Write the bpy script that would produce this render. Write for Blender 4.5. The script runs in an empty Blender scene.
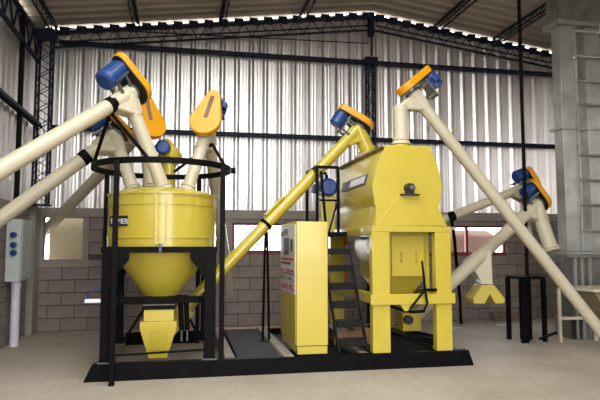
import bpy, math, random
from mathutils import Vector as V, Matrix
random.seed(7)
SC = bpy.context.scene
COL = SC.collection

# ------------------------------------------------------------------ camera
F = 580.0; HZ = 246.0; CAMH = 1.34; YAW = math.radians(11.5)
PITCH = math.atan((HZ-200.0)/F)
cam = bpy.data.cameras.new('camera'); cam.sensor_width = 36.0; cam.lens = F/600.0*36.0
cam.clip_start = 0.05; cam.clip_end = 400
camo = bpy.data.objects.new('camera', cam); COL.objects.link(camo)
camo.location = (0, 0, CAMH); camo.rotation_euler = (math.pi/2+PITCH, 0, -YAW)
SC.camera = camo
RM = camo.rotation_euler.to_matrix(); CP = V((0, 0, CAMH))
def ray(px, py): return RM @ V(((px-300)/F, -(py-200)/F, -1.0))
def PY(px, py, y): d = ray(px, py); return CP + d*(y/d.y)
def PX(px, py, x): d = ray(px, py); return CP + d*(x/d.x)
def PZ(px, py, z): d = ray(px, py); return CP + d*((z-CAMH)/d.z)
FW = V((math.sin(YAW), math.cos(YAW), 0))
def PD(px, py, fw): d = ray(px, py); return CP + d*(fw/d.dot(FW))

# ------------------------------------------------------------------ light: overcast sky through the open gate and windows
world = bpy.data.worlds.new('world'); SC.world = world; world.use_nodes = True
bg = world.node_tree.nodes['Background']; bg.inputs[0].default_value = (0.93, 0.965, 1.0, 1); bg.inputs[1].default_value = 11.0
def portal(name, loc, rot, sx, sy):
    l = bpy.data.lights.new(name, 'AREA'); l.shape = 'RECTANGLE'; l.size = sx; l.size_y = sy
    l.cycles.is_portal = True
    o = bpy.data.objects.new(name, l); COL.objects.link(o); o.location = loc; o.rotation_euler = rot
GX0, GX1, GZ = -.8, 4.2, 4.4
YF = -5.0
portal('gate_daylight', ((GX0+GX1)/2, YF+0.02, GZ/2), (math.pi/2, 0, 0), GX1-GX0, GZ)
# clear rooflight sheets added to unseen roof above the camera to whiten the back cladding
KX0, KX1, KY0, KY1 = -1.2, 2.3, -4.6, 6.4
portal('added_rooflight_portal', ((KX0+KX1)/2, (KY0+KY1)/2, 5.15), (0, 0, 0), KX1-KX0, KY1-KY0)
vs = SC.view_settings
vs.view_transform = 'Standard'; vs.look = 'None'; vs.exposure = 0.0; vs.gamma = 1.0; vs.use_curve_mapping = False

# ------------------------------------------------------------------ materials
def lin(c):
    return tuple(((x/255)/12.92 if x/255 <= .04045 else ((x/255+.055)/1.055)**2.4) for x in c)
MATS = {}
ALB = .80
def mat(name, rgb, rough=.5, metal=0.0, var=.08, scale=6.0, bump=0.0, bscale=60.0, spec=.5, coat=0.0):
    m = bpy.data.materials.new(name); m.use_nodes = True
    nt = m.node_tree; N = nt.nodes; L = nt.links; b = N['Principled BSDF']
    c = tuple(x*ALB for x in lin(rgb)) if name != 'clad' else lin(rgb)
    tc = N.new('ShaderNodeTexCoord'); no = N.new('ShaderNodeTexNoise')
    no.inputs['Scale'].default_value = scale; no.inputs['Detail'].default_value = 5.0
    L.new(tc.outputs['Object'], no.inputs['Vector'])
    cr = N.new('ShaderNodeValToRGB')
    cr.color_ramp.elements[0].position = .3; cr.color_ramp.elements[1].position = .7
    cr.color_ramp.elements[0].color = (*[x*(1-var) for x in c], 1)
    cr.color_ramp.elements[1].color = (*[min(1, x*(1+var)) for x in c], 1)
    L.new(no.outputs['Fac'], cr.inputs['Fac']); L.new(cr.outputs['Color'], b.inputs['Base Color'])
    b.inputs['Roughness'].default_value = rough; b.inputs['Metallic'].default_value = metal
    b.inputs['Specular IOR Level'].default_value = spec; b.inputs['Coat Weight'].default_value = coat
    if bump:
        n2 = N.new('ShaderNodeTexNoise'); n2.inputs['Scale'].default_value = bscale; n2.inputs['Detail'].default_value = 4
        L.new(tc.outputs['Object'], n2.inputs['Vector'])
        bp = N.new('ShaderNodeBump'); bp.inputs['Strength'].default_value = bump; bp.inputs['Distance'].default_value = .01
        L.new(n2.outputs['Fac'], bp.inputs['Height']); L.new(bp.outputs['Normal'], b.inputs['Normal'])
    MATS[name] = m
    return m
mat('yellow', (205, 182, 64), .27, var=.04, scale=3, coat=.2)
mat('orange', (236, 160, 12), .35, var=.05, scale=4)
mat('cream', (210, 198, 170), .34, var=.04, scale=4)
mat('black', (11, 10, 11), .55, var=.25, scale=9, spec=.08)
mat('steel_dark', (30, 33, 52), .55, var=.2, scale=8, spec=.15)
mat('blue', (32, 68, 130), .38, var=.1, scale=10)
mat('blue_dark', (20, 45, 95), .4)
mat('galv', (150, 150, 144), .4, metal=.75, var=.25, scale=5)
mat('galv_light', (178, 178, 170), .38, metal=.6, var=.2, scale=4)
mat('clad', (236, 231, 229), .36, metal=.96, var=.05, scale=2.5)
mat('roof', (186, 174, 160), .55, metal=.25, var=.06, scale=2.0)
mat('block', (138, 124, 115), .9, var=.16, scale=7, bump=.5, bscale=90)
mat('mortar', (84, 76, 70), .95, var=.12, scale=12, bump=.4)
mat('concrete', (150, 140, 130), .9, var=.1, scale=4, bump=.3)
mat('red', (132, 34, 42), .5, var=.1)
mat('panel_white', (216, 210, 202), .4, var=.04)
mat('ink', (28, 27, 30), .5)
mat('ink_red', (196, 60, 62), .5)
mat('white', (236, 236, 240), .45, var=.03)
mat('sack', (238, 236, 230), .7, var=.05, bump=.5, bscale=14)  # plain white of the rounded form beside the bin
mat('greybox', (190, 196, 190), .45, var=.05)
mat('pvc', (214, 206, 218), .35, var=.06)
mat('grey_strip', (110, 108, 104), .5, metal=.5)
mat('wood', (186, 140, 104), .75, var=.2, scale=9)
mat('dusty', (150, 134, 122), .85, var=.15, scale=14)
mat('deck', (66, 63, 66), .85, var=.25, scale=40, bump=.6, bscale=150, spec=.2)
mat('board_tan', (160, 147, 114), .7, var=.06, scale=2)
mat('brown', (128, 104, 88), .85, var=.2)
mat('tarp', (92, 66, 54), .85, var=.2)
mat('rust', (206, 120, 60), .7, var=.2)
mat('step', (26, 26, 28), .6, var=.2, spec=.15)
mat('ground', (170, 162, 150), .95, var=.12, scale=1.5)
def floor_mat():
    m = bpy.data.materials.new('floor_concrete'); m.use_nodes = True
    nt = m.node_tree; N = nt.nodes; L = nt.links; b = N['Principled BSDF']
    tc = N.new('ShaderNodeTexCoord')
    def noise(s, d, r=.55):
        n = N.new('ShaderNodeTexNoise'); n.inputs['Scale'].default_value = s; n.inputs['Detail'].default_value = d
        n.inputs['Roughness'].default_value = r; L.new(tc.outputs['Object'], n.inputs['Vector']); return n
    a = noise(.9, 6, .6); c = noise(14, 5, .7)
    r1 = N.new('ShaderNodeValToRGB'); e = r1.color_ramp.elements
    e[0].position = .3; e[1].position = .72
    e[0].color = (*lin((147, 135, 120)), 1); e[1].color = (*lin((176, 163, 148)), 1)
    L.new(a.outputs['Fac'], r1.inputs['Fac'])
    r2 = N.new('ShaderNodeValToRGB'); e = r2.color_ramp.elements
    e[0].position = .35; e[1].position = .6; e[0].color = (.86, .85, .84, 1); e[1].color = (1, 1, 1, 1)
    L.new(c.outputs['Fac'], r2.inputs['Fac'])
    mx = N.new('ShaderNodeMixRGB'); mx.blend_type = 'MULTIPLY'; mx.inputs[0].default_value = 1
    L.new(r1.outputs[0], mx.inputs[1]); L.new(r2.outputs[0], mx.inputs[2]); L.new(mx.outputs[0], b.inputs['Base Color'])
    b.inputs['Roughness'].default_value = .62
    bp = N.new('ShaderNodeBump'); bp.inputs['Strength'].default_value = .15; bp.inputs['Distance'].default_value = .01
    L.new(c.outputs['Fac'], bp.inputs['Height']); L.new(bp.outputs['Normal'], b.inputs['Normal'])
    MATS['floor'] = m
floor_mat()
def added_rooflight_mat():
    m = bpy.data.materials.new('added_rooflight'); m.use_nodes = True; nt = m.node_tree
    nt.nodes.remove(nt.nodes['Principled BSDF']); t = nt.nodes.new('ShaderNodeBsdfTransparent'); t.inputs[0].default_value = (.86, .86, .84, 1)
    nt.links.new(t.outputs[0], nt.nodes['Material Output'].inputs[0]); MATS['added_rooflight'] = m
added_rooflight_mat()

# ------------------------------------------------------------------ mesh helpers
def frame(u, up=None):
    u = V(u).normalized(); up = V(up) if up is not None else V((0, 0, 1))
    if abs(u.dot(up.normalized())) > .999: up = V((0, 1, 0))
    s = u.cross(up).normalized(); v = s.cross(u).normalized()
    return u, s, v
class MB:
    def __init__(s): s.v = []; s.f = []
    def add(s, vs_, fs):
        o = len(s.v); s.v += [V(x) for x in vs_]; s.f += [tuple(i+o for i in f) for f in fs]; return s
    def box(s, a, b):
        x0, y0, z0 = a; x1, y1, z1 = b
        return s.add([(x0,y0,z0),(x1,y0,z0),(x1,y1,z0),(x0,y1,z0),(x0,y0,z1),(x1,y0,z1),(x1,y1,z1),(x0,y1,z1)],
                     [(0,3,2,1),(4,5,6,7),(0,1,5,4),(1,2,6,5),(2,3,7,6),(3,0,4,7)])
    def obox(s, c, a, b, d):      # centre + three half-extent vectors
        c, a, b, d = V(c), V(a), V(b), V(d)
        pts = [c-a-b-d, c+a-b-d, c+a+b-d, c-a+b-d, c-a-b+d, c+a-b+d, c+a+b+d, c-a+b+d]
        return s.add(pts, [(0,3,2,1),(4,5,6,7),(0,1,5,4),(1,2,6,5),(2,3,7,6),(3,0,4,7)])
    def bar(s, p, q, w, h=None, up=None):
        p, q = V(p), V(q); h = h or w; u, sd, v = frame(q-p, up)
        return s.obox((p+q)/2, (q-p)/2, sd*w/2, v*h/2)
    def loft(s, loops, cap=True):
        n = len(loops[0]); vs_ = [p for l in loops for p in l]; fs = []
        for k in range(len(loops)-1):
            for i in range(n):
                j = (i+1) % n; fs.append((k*n+i, k*n+j, (k+1)*n+j, (k+1)*n+i))
        if cap: fs += [tuple(reversed(range(n))), tuple((len(loops)-1)*n+i for i in range(n))]
        return s.add(vs_, fs)
    def circ(s, c, u, r, n, up=None):
        u, sd, v = frame(u, up)
        return [V(c) + sd*(r*math.cos(2*math.pi*i/n)) + v*(r*math.sin(2*math.pi*i/n)) for i in range(n)]
    def tube(s, p, q, r, r2=None, n=20, cap=True, up=None):
        p, q = V(p), V(q); r2 = r if r2 is None else r2
        return s.loft([s.circ(p, q-p, r, n, up), s.circ(q, q-p, r2, n, up)], cap)
    def path(s, pts, r, n=10):
        pts = [V(p) for p in pts]; loops = []
        for i, p in enumerate(pts):
            d = (pts[min(i+1, len(pts)-1)] - pts[max(i-1, 0)])
            rr = r[i] if isinstance(r, (list, tuple)) else r
            loops.append(s.circ(p, d, rr, n))
        return s.loft(loops)
    def lathe(s, c, prof, n=40, cap=True):
        c = V(c)
        return s.loft([[c+V((r*math.cos(2*math.pi*i/n), r*math.sin(2*math.pi*i/n), z)) for i in range(n)] for r, z in prof], cap)
    def ring(s, c, R, w, h, n=48):     # rectangular section ring
        c = V(c); sec = [(R-w/2, -h/2), (R+w/2, -h/2), (R+w/2, h/2), (R-w/2, h/2)]; vs_ = []; fs = []
        for i in range(n):
            a = 2*math.pi*i/n
            for r, z in sec: vs_.append(c+V((r*math.cos(a), r*math.sin(a), z)))
        for i in range(n):
            j = (i+1) % n
            for k in range(4):
                l = (k+1) % 4; fs.append((i*4+k, j*4+k, j*4+l, i*4+l))
        return s.add(vs_, fs)
    def prism(s, pts, ext):
        ext = V(ext); pts = [V(p) for p in pts]
        return s.loft([pts, [p+ext for p in pts]])
ORG = {}
def mesh_of(mb, off, mname, sharp=32):
    me = bpy.data.meshes.new('mesh'); me.from_pydata([tuple(p-off) for p in mb.v], [], mb.f); me.update()
    import bmesh
    bm = bmesh.new(); bm.from_mesh(me); bmesh.ops.recalc_face_normals(bm, faces=bm.faces); bm.to_mesh(me); bm.free()
    for p in me.polygons: p.use_smooth = True
    me.set_sharp_from_angle(angle=math.radians(sharp if mname not in ('clad', 'roof') else 4))
    me.materials.append(MATS[mname]); return me
def tag(o, label=None, cat=None, group=None, kind=None):
    if label: o['label'] = label
    if cat: o['category'] = cat
    if group: o['group'] = group
    if kind: o['kind'] = kind
    return o
def thing(name, loc, label, cat, group=None, kind=None):
    o = bpy.data.objects.new(name, None); o.empty_display_size = .1; COL.objects.link(o); o.location = loc
    ORG[o.name] = V(loc); return tag(o, label, cat, group, kind)
def part(name, mb, m, parent, label=None, bevel=0, kind=None):
    off = ORG[parent.name]
    o = bpy.data.objects.new(name, mesh_of(mb, off, m)); COL.objects.link(o); o.parent = parent
    ORG[o.name] = off
    if label: o['label'] = label
    if kind: o['kind'] = kind
    if bevel:
        b = o.modifiers.new('bevel', 'BEVEL'); b.width = bevel; b.segments = 2; b.limit_method = 'ANGLE'
    return o
def solo(name, mb, m, label, cat, group=None, kind=None, bevel=0, loc=None):
    if loc is None:
        xs = [p.x for p in mb.v]; ys = [p.y for p in mb.v]; zs = [p.z for p in mb.v]
        loc = V(((min(xs)+max(xs))/2, (min(ys)+max(ys))/2, min(zs)))
    loc = V(loc)
    o = bpy.data.objects.new(name, mesh_of(mb, loc, m)); COL.objects.link(o); o.location = loc; ORG[o.name] = loc
    if bevel:
        b = o.modifiers.new('bevel', 'BEVEL'); b.width = bevel; b.segments = 2; b.limit_method = 'ANGLE'
    return tag(o, label, cat, group, kind)
def text_part(name, body, size, origin, ux, uy, m, parent, depth=.002):
    cu = bpy.data.curves.new('lettering', 'FONT'); cu.body = body; cu.size = size; cu.extrude = depth
    t = bpy.data.objects.new('lettering', cu); COL.objects.link(t)
    bpy.context.view_layer.update()
    me = bpy.data.meshes.new_from_object(t.evaluated_get(bpy.context.evaluated_depsgraph_get()))
    COL.objects.unlink(t); bpy.data.objects.remove(t)
    ux, uy = V(ux).normalized(), V(uy).normalized(); uz = ux.cross(uy)
    off = ORG[parent.name]
    for v in me.vertices: v.co = V(origin) - off + ux*v.co.x + uy*v.co.y + uz*v.co.z
    me.materials.clear(); me.materials.append(MATS[m])
    o = bpy.data.objects.new(name, me); COL.objects.link(o); o.parent = parent; return o

# ------------------------------------------------------------------ the shed
XL, XR, YB = -2.3, 8.9, 9.86
XA, ZA, SL = 3.3, 5.62, .13
def zroof(x): return ZA - SL*abs(x-XA)
BT = 1.80           # top of the nine block courses
WT = 1.95           # top of the cast beam on the blocks
TH = .15

fl = solo('floor', MB().box((XL-.2, YF-.2, -.12), (XR+.2, YB+.2, 0)), 'floor', 'worn pale concrete floor of the shed', 'floor', kind='structure')
solo('ground', MB().box((-60, -80, -.3), (60, 60, -.13)), 'ground', 'bare pale ground outside the shed', 'ground', kind='structure')

# openings in the back wall (x0, x1, z0, z1)
w1a, w1b = PY(42.5, 260, YB), PY(83.5, 218, YB)
w2a, w2b = PY(232, 254.5, YB), PY(287, 223.5, YB)
w3a, w3b = PY(445, 256, YB), PY(506, 226, YB)
OPEN = [(w1a.x, w1b.x, w1a.z, w1b.z), (w2a.x, w2b.x, w2a.z, w2b.z), (w3a.x, w3b.x, w3a.z, w3b.z)]
def slab_with_holes(x0, x1, z0, z1, holes, y0, y1):
    mb = MB(); xs = sorted({x0, x1, *[h[0] for h in holes], *[h[1] for h in holes]})
    for a, b in zip(xs, xs[1:]):
        hh = [h for h in holes if h[0] <= a+1e-6 and h[1] >= b-1e-6]
        if not hh: mb.box((a, y0, z0), (b, y1, z1))
        else:
            h = hh[0]; mb.box((a, y0, z0), (b, y1, h[2])); mb.box((a, y0, h[3]), (b, y1, z1))
    return mb
wb = solo('wall_back', slab_with_holes(XL-TH, XR+TH, 0, WT, OPEN, YB+.006, YB+TH), 'mortar',
          'back wall of grey concrete blocks below corrugated metal sheets', 'wall', kind='structure')
BLK = {}
def block_part(parent, a, b):
    """one concrete block; alike sizes share their mesh"""
    a, b = V(a), V(b); d = b-a; key = tuple(round(x, 4) for x in d)
    if key not in BLK:
        e = .004; mb = MB()
        # slightly chamfered front edges on all sides
        x, y, z = d/2
        mb.add([(-x+e,-y,-z+e),(x-e,-y,-z+e),(x-e,-y,z-e),(-x+e,-y,z-e),(-x,-y+e,-z),(x,-y+e,-z),(x,-y+e,z),(-x,-y+e,z),
                (-x,y,-z),(x,y,-z),(x,y,z),(-x,y,z)],
               [(0,1,2,3),(0,4,5,1),(1,5,6,2),(2,6,7,3),(3,7,4,0),(4,8,9,5),(5,9,10,6),(6,10,11,7),(7,11,8,4),(8,11,10,9)])
        BLK[key] = mesh_of(mb, V((0, 0, 0)), 'block')
    o = bpy.data.objects.new('block', BLK[key]); COL.objects.link(o); o.parent = parent
    o.location = (a+b)/2 - ORG[parent.name]; return o
G = .012
for r in range(9):
    z0, z1 = r*.2+G/2, (r+1)*.2-G/2
    x = XL + (.2 if r % 2 else 0) - .4 + .04
    while x < XR:
        segs = [(max(x+G/2, XL), min(x+.4-G/2, XR), z0, z1)]
        for h in OPEN:
            out = []
            for a, b, c, d in segs:
                if b <= h[0] or a >= h[1] or d <= h[2] or c >= h[3]: out.append((a, b, c, d)); continue
                if h[2]-c > .05: out.append((a, b, c, h[2]))
                elif d-h[3] > .05: out.append((a, b, h[3], d))
                else:
                    if h[0]-a > .05: out.append((a, h[0], c, d))
                    if b-h[1] > .05: out.append((h[1], b, c, d))
            segs = out
        for a, b, c, d in segs:
            if b-a > .04 and d-c > .03:
                block_part(wb, (a, YB-.002-random.random()*.004, c), (b, YB+.03, d))
        x += .4
# cast ring beam and window surrounds
part('ring_beam', MB().box((XL, YB-.012, BT+.004), (OPEN[0][0]-.09, YB+.005, WT)).box((OPEN[0][1]+.09, YB-.012, BT+.004), (XR, YB+.005, WT))
     .box((OPEN[0][0]-.09, YB-.012, OPEN[0][3]+.001), (OPEN[0][1]+.09, YB+.005, WT)), 'concrete', wb)
h = OPEN[0]
part('window_surround', MB().box((h[0]-.09, YB-.012, h[2]-.12), (h[0], YB+.005, BT)).box((h[1], YB-.012, h[2]-.12), (h[1]+.09, YB+.005, BT))
     .box((h[0], YB-.012, h[2]-.12), (h[1], YB+.005, h[2])), 'concrete', wb)
h = OPEN[1]
part('window_surround', MB().box((h[0]-.1, YB-.010, h[2]-.02), (h[0]-.002, YB+.005, BT)), 'concrete', wb)

# corrugated sheets: pans with trapezoid ribs every 0.25 m
def rib_profile(length, pitch=.25, depth=.024):
    pts = []; n = int(round(length/pitch)); m = .0025
    for k in range(n):
        b = k*pitch
        pts += [(b, 0), (b+.032, 0), (b+.044, m), (b+.052, m), (b+.064, 0), (b+.086, 0), (b+.098, m), (b+.106, m), (b+.118, 0),
                (b+.14, 0), (b+.185, depth), (b+.205, depth), (b+.25-.0005, 0)]
    pts.append((n*pitch, 0)); return pts
def sheet(pts3a, pts3b, thick):
    """ribbon between two polylines, given thickness along vector"""
    mb = MB(); n = len(pts3a); t = V(thick)
    mb.add(pts3a+pts3b, [(i, i+1, n+i+1, n+i) for i in range(n-1)])
    mb.add([V(p)+t for p in pts3a]+[V(p)+t for p in pts3b], [(n+i, n+i+1, i+1, i) for i in range(n-1)])
    return mb
prof = rib_profile(1.0)
x = XL
while x < XR-.01:
    w = min(1.0, XR-x); pr = [(a, d) for a, d in prof if a <= w+1e-6]
    A = [V((x+a, YB+.05-d, WT-.02)) for a, d in pr]; B = [V((x+a, YB+.05-d, zroof(x+a)-.022)) for a, d in pr]
    part('cladding_sheet', sheet(A, B, (0, .004, 0)), 'clad', wb); x += 1.0
# closure strips that break the light gap under the roof
cs = MB(); x = XL+.1
while x < XR:
    cs.bar((x, YB+.04, zroof(x)-.13), (x, YB+.04, zroof(x)-.002), .16, .05, up=(0, 1, 0)); x += .26
part('closure_strip', cs, 'steel_dark', wb, kind='stuff')

# left wall
wl = solo('wall_left', MB().box((XL-TH, YF, 0), (XL-.006, YB+TH, WT)), 'mortar', 'left wall of grey concrete blocks below corrugated metal sheets', 'wall', kind='structure')
BL2 = {}
for r in range(9):
    z0, z1 = r*.2+G/2, (r+1)*.2-G/2; y = YB-(.2 if r % 2 else .0)
    rest = MB()
    while y > YF+.1:
        b, a = min(y-G/2, YB-.12), y-.4+G/2
        if b-a > .05:
            if y > 5.8:
                d = (round(b-a, 3),)
                if d not in BL2:
                    BL2[d] = mesh_of(MB().box((-.016, -(b-a)/2, -.094), (.016, (b-a)/2, .094)), V((0, 0, 0)), 'block')
                o = bpy.data.objects.new('block', BL2[d]); COL.objects.link(o); o.parent = wl
                o.location = V((XL-.014+random.random()*.004, (a+b)/2, (z0+z1)/2)) - ORG[wl.name]
            else: rest.box((XL-.03, a, z0), (XL+.002, b, z1))
        y -= .4
    part('block_course', rest, 'block', wl, kind='stuff')
part('ring_beam', MB().box((XL-.006, YF, BT+.004), (XL+.01, YB-.12, WT)), 'concrete', wl)
y = YB-.02
while y > YF:
    w = min(1.0, y-YF); pr = [(a, d) for a, d in prof if a <= w+1e-6]
    A = [V((XL-.05+d, y-a, WT-.02)) for a, d in pr]; B = [V((XL-.05+d, y-a, zroof(XL)-.05)) for a, d in pr]
    part('cladding_sheet', sheet(A, B, (-.004, 0, 0)), 'clad', wl); y -= 1.0
solo('trim_1', MB().box((XL+.002, YB-.36, 0), (XL+.1, YB-.005, WT)), 'concrete', 'plain concrete corner pillar between left and back block walls', 'pillar', kind='structure', bevel=.006)
solo('trim_2', MB().box((XL-.07, YB-.03, WT-.02), (XL+.03, YB+.06, zroof(XL)-.03)), 'clad', 'folded metal corner flashing between the left and back cladding', 'flashing', kind='structure')
# right wall and the gate wall behind the camera
wr = solo('wall_right', MB().box((XR+.006, YF, 0), (XR+TH, YB+TH, WT)), 'block', 'right wall of grey blocks below corrugated metal sheets', 'wall', kind='structure')
y = YB-.02
while y > YF:
    w = min(1.0, y-YF); pr = [(a, d) for a, d in prof if a <= w+1e-6]
    part('cladding_sheet', sheet([V((XR+.05-d, y-a, WT-.02)) for a, d in pr], [V((XR+.05-d, y-a, zroof(XR)-.05)) for a, d in pr], (.004, 0, 0)), 'clad', wr); y -= 1.0
wf = MB()
wf.box((XL-TH, YF-TH, 0), (GX0, YF, zroof(XL)-.05)).box((GX1, YF-TH, 0), (XR+TH, YF, zroof(XR)-.05)).box((GX0, YF-TH, GZ), (GX1, YF, zroof(XL)-.05))
wf.prism([(XL-TH, YF, zroof(XL)-.05), (XR+TH, YF, zroof(XR)-.05), (XA, YF, ZA-.05)], (0, -TH, 0))
solo('wall_front', wf, 'clad', 'metal gable wall with a wide open gate', 'wall', kind='structure')

# roof: ribbed sheets, ribs running down the slope
ce = thing('ceiling', (XA, 2, ZA), 'low gable roof of tan corrugated metal sheets on lattice purlins', 'roof', kind='structure')
y = YB+.12
pr = rib_profile(1.0, depth=.03)
while y > YF-.4:
    sky = KY0 < y-.5 < KY1
    for x0, x1 in (((XL-.4, KX0), (KX0, KX1), (KX1, XA), (XA, XR+.4)) if sky else ((XL-.4, XA), (XA, XR+.4))):
        clear = sky and x0 == KX0  # added clear strip that lets sky light reach the cladding
        A = [V((x0, y-a, zroof(x0)+.03-d)) for a, d in pr]; B = [V((x1, y-a, zroof(x1)+.03-d)) for a, d in pr]
        part('added_rooflight_sheet' if clear else 'roof_sheet', sheet(A, B, (0, 0, .004)), 'added_rooflight' if clear else 'roof', ce)
    y -= 1.0

# lattice steelwork -----------------------------------------------------------
def lacing(mb, a0, a1, b0, b1, n, r=.007):
    """zig-zag between chord a (a0->a1) and chord b (b0->b1)"""
    a0, a1, b0, b1 = map(V, (a0, a1, b0, b1)); pts = []
    for i in range(n+1):
        t = i/n; pts.append(a0.lerp(a1, t) if i % 2 == 0 else b0.lerp(b1, t))
    for p, q in zip(pts, pts[1:]): mb.tube(p, q, r, n=5)
def lattice_column(x, y, w, d, z1, label, zb=0):
    t = thing('lattice_column', (x, y, zb), label, 'column', 'lattice steel columns')
    cs_ = [(x-w/2, y-d/2), (x+w/2, y-d/2), (x+w/2, y+d/2), (x-w/2, y+d/2)]
    for cx, cy in cs_: part('chord', MB().box((cx-.014, cy-.014, zb), (cx+.014, cy+.014, z1)), 'steel_dark', t)
    lc = MB(); n = int((z1-zb)/.13)
    for i in range(4):
        p, q = cs_[i], cs_[(i+1) % 4]
        lacing(lc, (*p, zb+.02), (*p, z1), (*q, zb+.02), (*q, z1), n)
    part('lacing', lc, 'steel_dark', t, kind='stuff')
    part('cap_plate', MB().box((x-w/2-.05, y-d/2-.04, z1), (x+w/2+.05, y+d/2+.01, z1+.12)), 'steel_dark', t)
    return t
xc = PY(38, 100, YB-.12).x
lattice_column(-2.12, 9.42, .20, .2, 4.55, 'dark lattice steel column in the left corner of the shed', WT+.022)
solo('column_base', MB().box((XL+.012, 9.28, WT+.001), (XL+.32, 9.56, WT+.021)), 'steel_dark', 'steel base plate of the corner lattice column on the concrete pillar', 'plate')
lattice_column(PY(370.5, 90, YB-.12).x, YB-.12, .12, .14, 4.58, 'dark lattice steel column at the back wall behind the mixer')
def rafter(x0, x1, label):
    t = thing('roof_truss', ((x0+x1)/2, YB-.12, zroof(x0)-.4), label, 'truss', 'lattice roof trusses')
    def tp(x): return V((x, YB-.12, zroof(x)-.15))
    def bt(x): return V((x, YB-.12, zroof(x)-.39))
    part('top_chord', MB().bar(tp(x0), tp(x1), .05, .05), 'steel_dark', t); part('bottom_chord', MB().bar(bt(x0), bt(x1), .04, .028), 'steel_dark', t)
    part('bottom_chord', MB().bar(bt(x0)+V((0, -.1, .05)), bt(x1)+V((0, -.1, .05)), .02, .02), 'steel_dark', t)
    lc = MB(); n = int(abs(x1-x0)/.15); lacing(lc, tp(x0), tp(x1), bt(x0), bt(x1), n, .008); part('lacing', lc, 'steel_dark', t, kind='stuff')
    return t
rafter(XL+.25, XA-.04, 'dark lattice roof truss along the back wall, left slope')
rafter(XA+.04, XR-.1, 'dark lattice roof truss along the back wall, right slope')
solo('ridge_post', MB().box((XA-.05, YB-.17, ZA-.5), (XA+.04, YB-.05, ZA-.08)).box((XA-.015, YB-.13, 4.75), (XA+.015, YB-.10, ZA-.5)), 'steel_dark', 'dark steel ridge post where the two back trusses meet', 'post')
def girt(p, q, label, h=.1):
    p, q = V(p), V(q); t = thing('wall_girt', (p+q)/2, label, 'girt', 'lattice wall girts')
    part('flange', MB().bar(p, q, .03, .032), 'steel_dark', t); up = V((0, 0, h))
    n_ = V((0, -.08, 0)) if abs((q-p).x) > abs((q-p).y) else V((.08, 0, 0))
    part('flange', MB().bar(p+n_, q+n_, .03, .03), 'steel_dark', t)
    part('web', MB().bar(p+n_*.5+V((0,0,h*.25)), q+n_*.5+V((0,0,h*.25)), .07, .045), 'steel_dark', t)
    lc = MB(); m = int((q-p).length/.12); lacing(lc, p+V((0,0,h*.5)), q+V((0,0,h*.5)), p+n_, q+n_, m, .006); part('lacing', lc, 'steel_dark', t, kind='stuff')
girt((XL+.3, YB-.05, 4.62), (XR, YB-.05, 4.62), 'upper dark steel girt running along the back wall near the roof')
girt((XL+.25, YB-.05, 3.22), (XR, YB-.05, 3.22), 'lower dark steel girt along the back wall behind the machines')
girt((XL+.05, YF, 3.2), (XL+.05, YB-.3, 3.2), 'dark lattice girt running along the left wall')
solo('tie_rod', MB().tube((XL+.3, YB-.14, 4.86), (XA-.05, YB-.14, 4.97), .011, n=8), 'steel_dark', 'thin dark tie rod between left truss end and ridge post', 'rod')
hx_ = PY(260, 40, YB-.14).x
solo('hanger_rod', MB().tube((hx_, YB-.14, 4.66), (hx_, YB-.14, zroof(hx_)-.41), .011, n=8), 'steel_dark', 'short dark hanger rod between left truss and upper girt', 'rod')
# eave beam of the left wall
t = thing('eave_beam', (XL+.1, 2, 4.2), 'dark lattice eave beam along the top of the left wall', 'beam')
part('chord', MB().bar((XL+.06, YF, 4.62), (XL+.06, YB-.3, 4.62), .05, .05), 'steel_dark', t)
part('chord', MB().bar((XL+.06, YF, 4.22), (XL+.06, YB-.3, 4.22), .05, .05), 'steel_dark', t)
lc = MB(); lacing(lc, (XL+.06, YF, 4.62), (XL+.06, YB-.3, 4.62), (XL+.06, YF, 4.22), (XL+.06, YB-.3, 4.22), 70, .014); part('lacing', lc, 'steel_dark', t, kind='stuff')
# dark post left of the corner column and the haunch plate above
pt = PX(19.5, 120, XL+.06)
t = thing('corner_post', (XL+.09, pt.y, 0), 'slim dark steel post against the left wall by the corner', 'post')
part('shaft', MB().box((XL+.03, pt.y-.03, WT+.02), (XL+.09, pt.y+.03, 4.6)), 'black', t)
hp = [PY(26, 8, 9.45), PY(38, 6, 9.45), PY(46, 24, 9.45), PY(36, 38, 9.45), PY(27, 30, 9.45)]
solo('haunch_plate', MB().prism(hp, (0, .05, 0)), 'grey_strip', 'dull grey steel haunch plate at the top left roof corner', 'plate')
for i, x in enumerate((-2.05, -.78, .61, 2.0, 4.55, 5.75, 7.0, 8.3)):
    lab = ['nearest the left wall', 'second from the left wall', 'left of the middle of the roof', 'just left of the ridge',
           'just right of the ridge', 'right of the ridge above the pole', 'beyond the elevator tower', 'nearest the right wall'][i]
    t = thing('purlin', (x, 2, zroof(x)-.2), 'dark lattice purlin under the roof, '+lab, 'purlin', 'lattice roof purlins')
    z = zroof(x)-.03; lc = MB(); y0, y1 = YF+.05, YB-.05
    part('chord', MB().bar((x, y0, z), (x, y1, z), .045, .03), 'steel_dark', t)
    for s in (-.05, .05): part('chord', MB().bar((x+s, y0, z-.13), (x+s, y1, z-.13), .022, .022), 'steel_dark', t)
    for s in (-.05, .05): lacing(lc, (x, y0, z), (x, y1, z), (x+s, y0, z-.13), (x+s, y1, z-.13), 90, .007)
    part('lacing', lc, 'steel_dark', t, kind='stuff')

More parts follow.
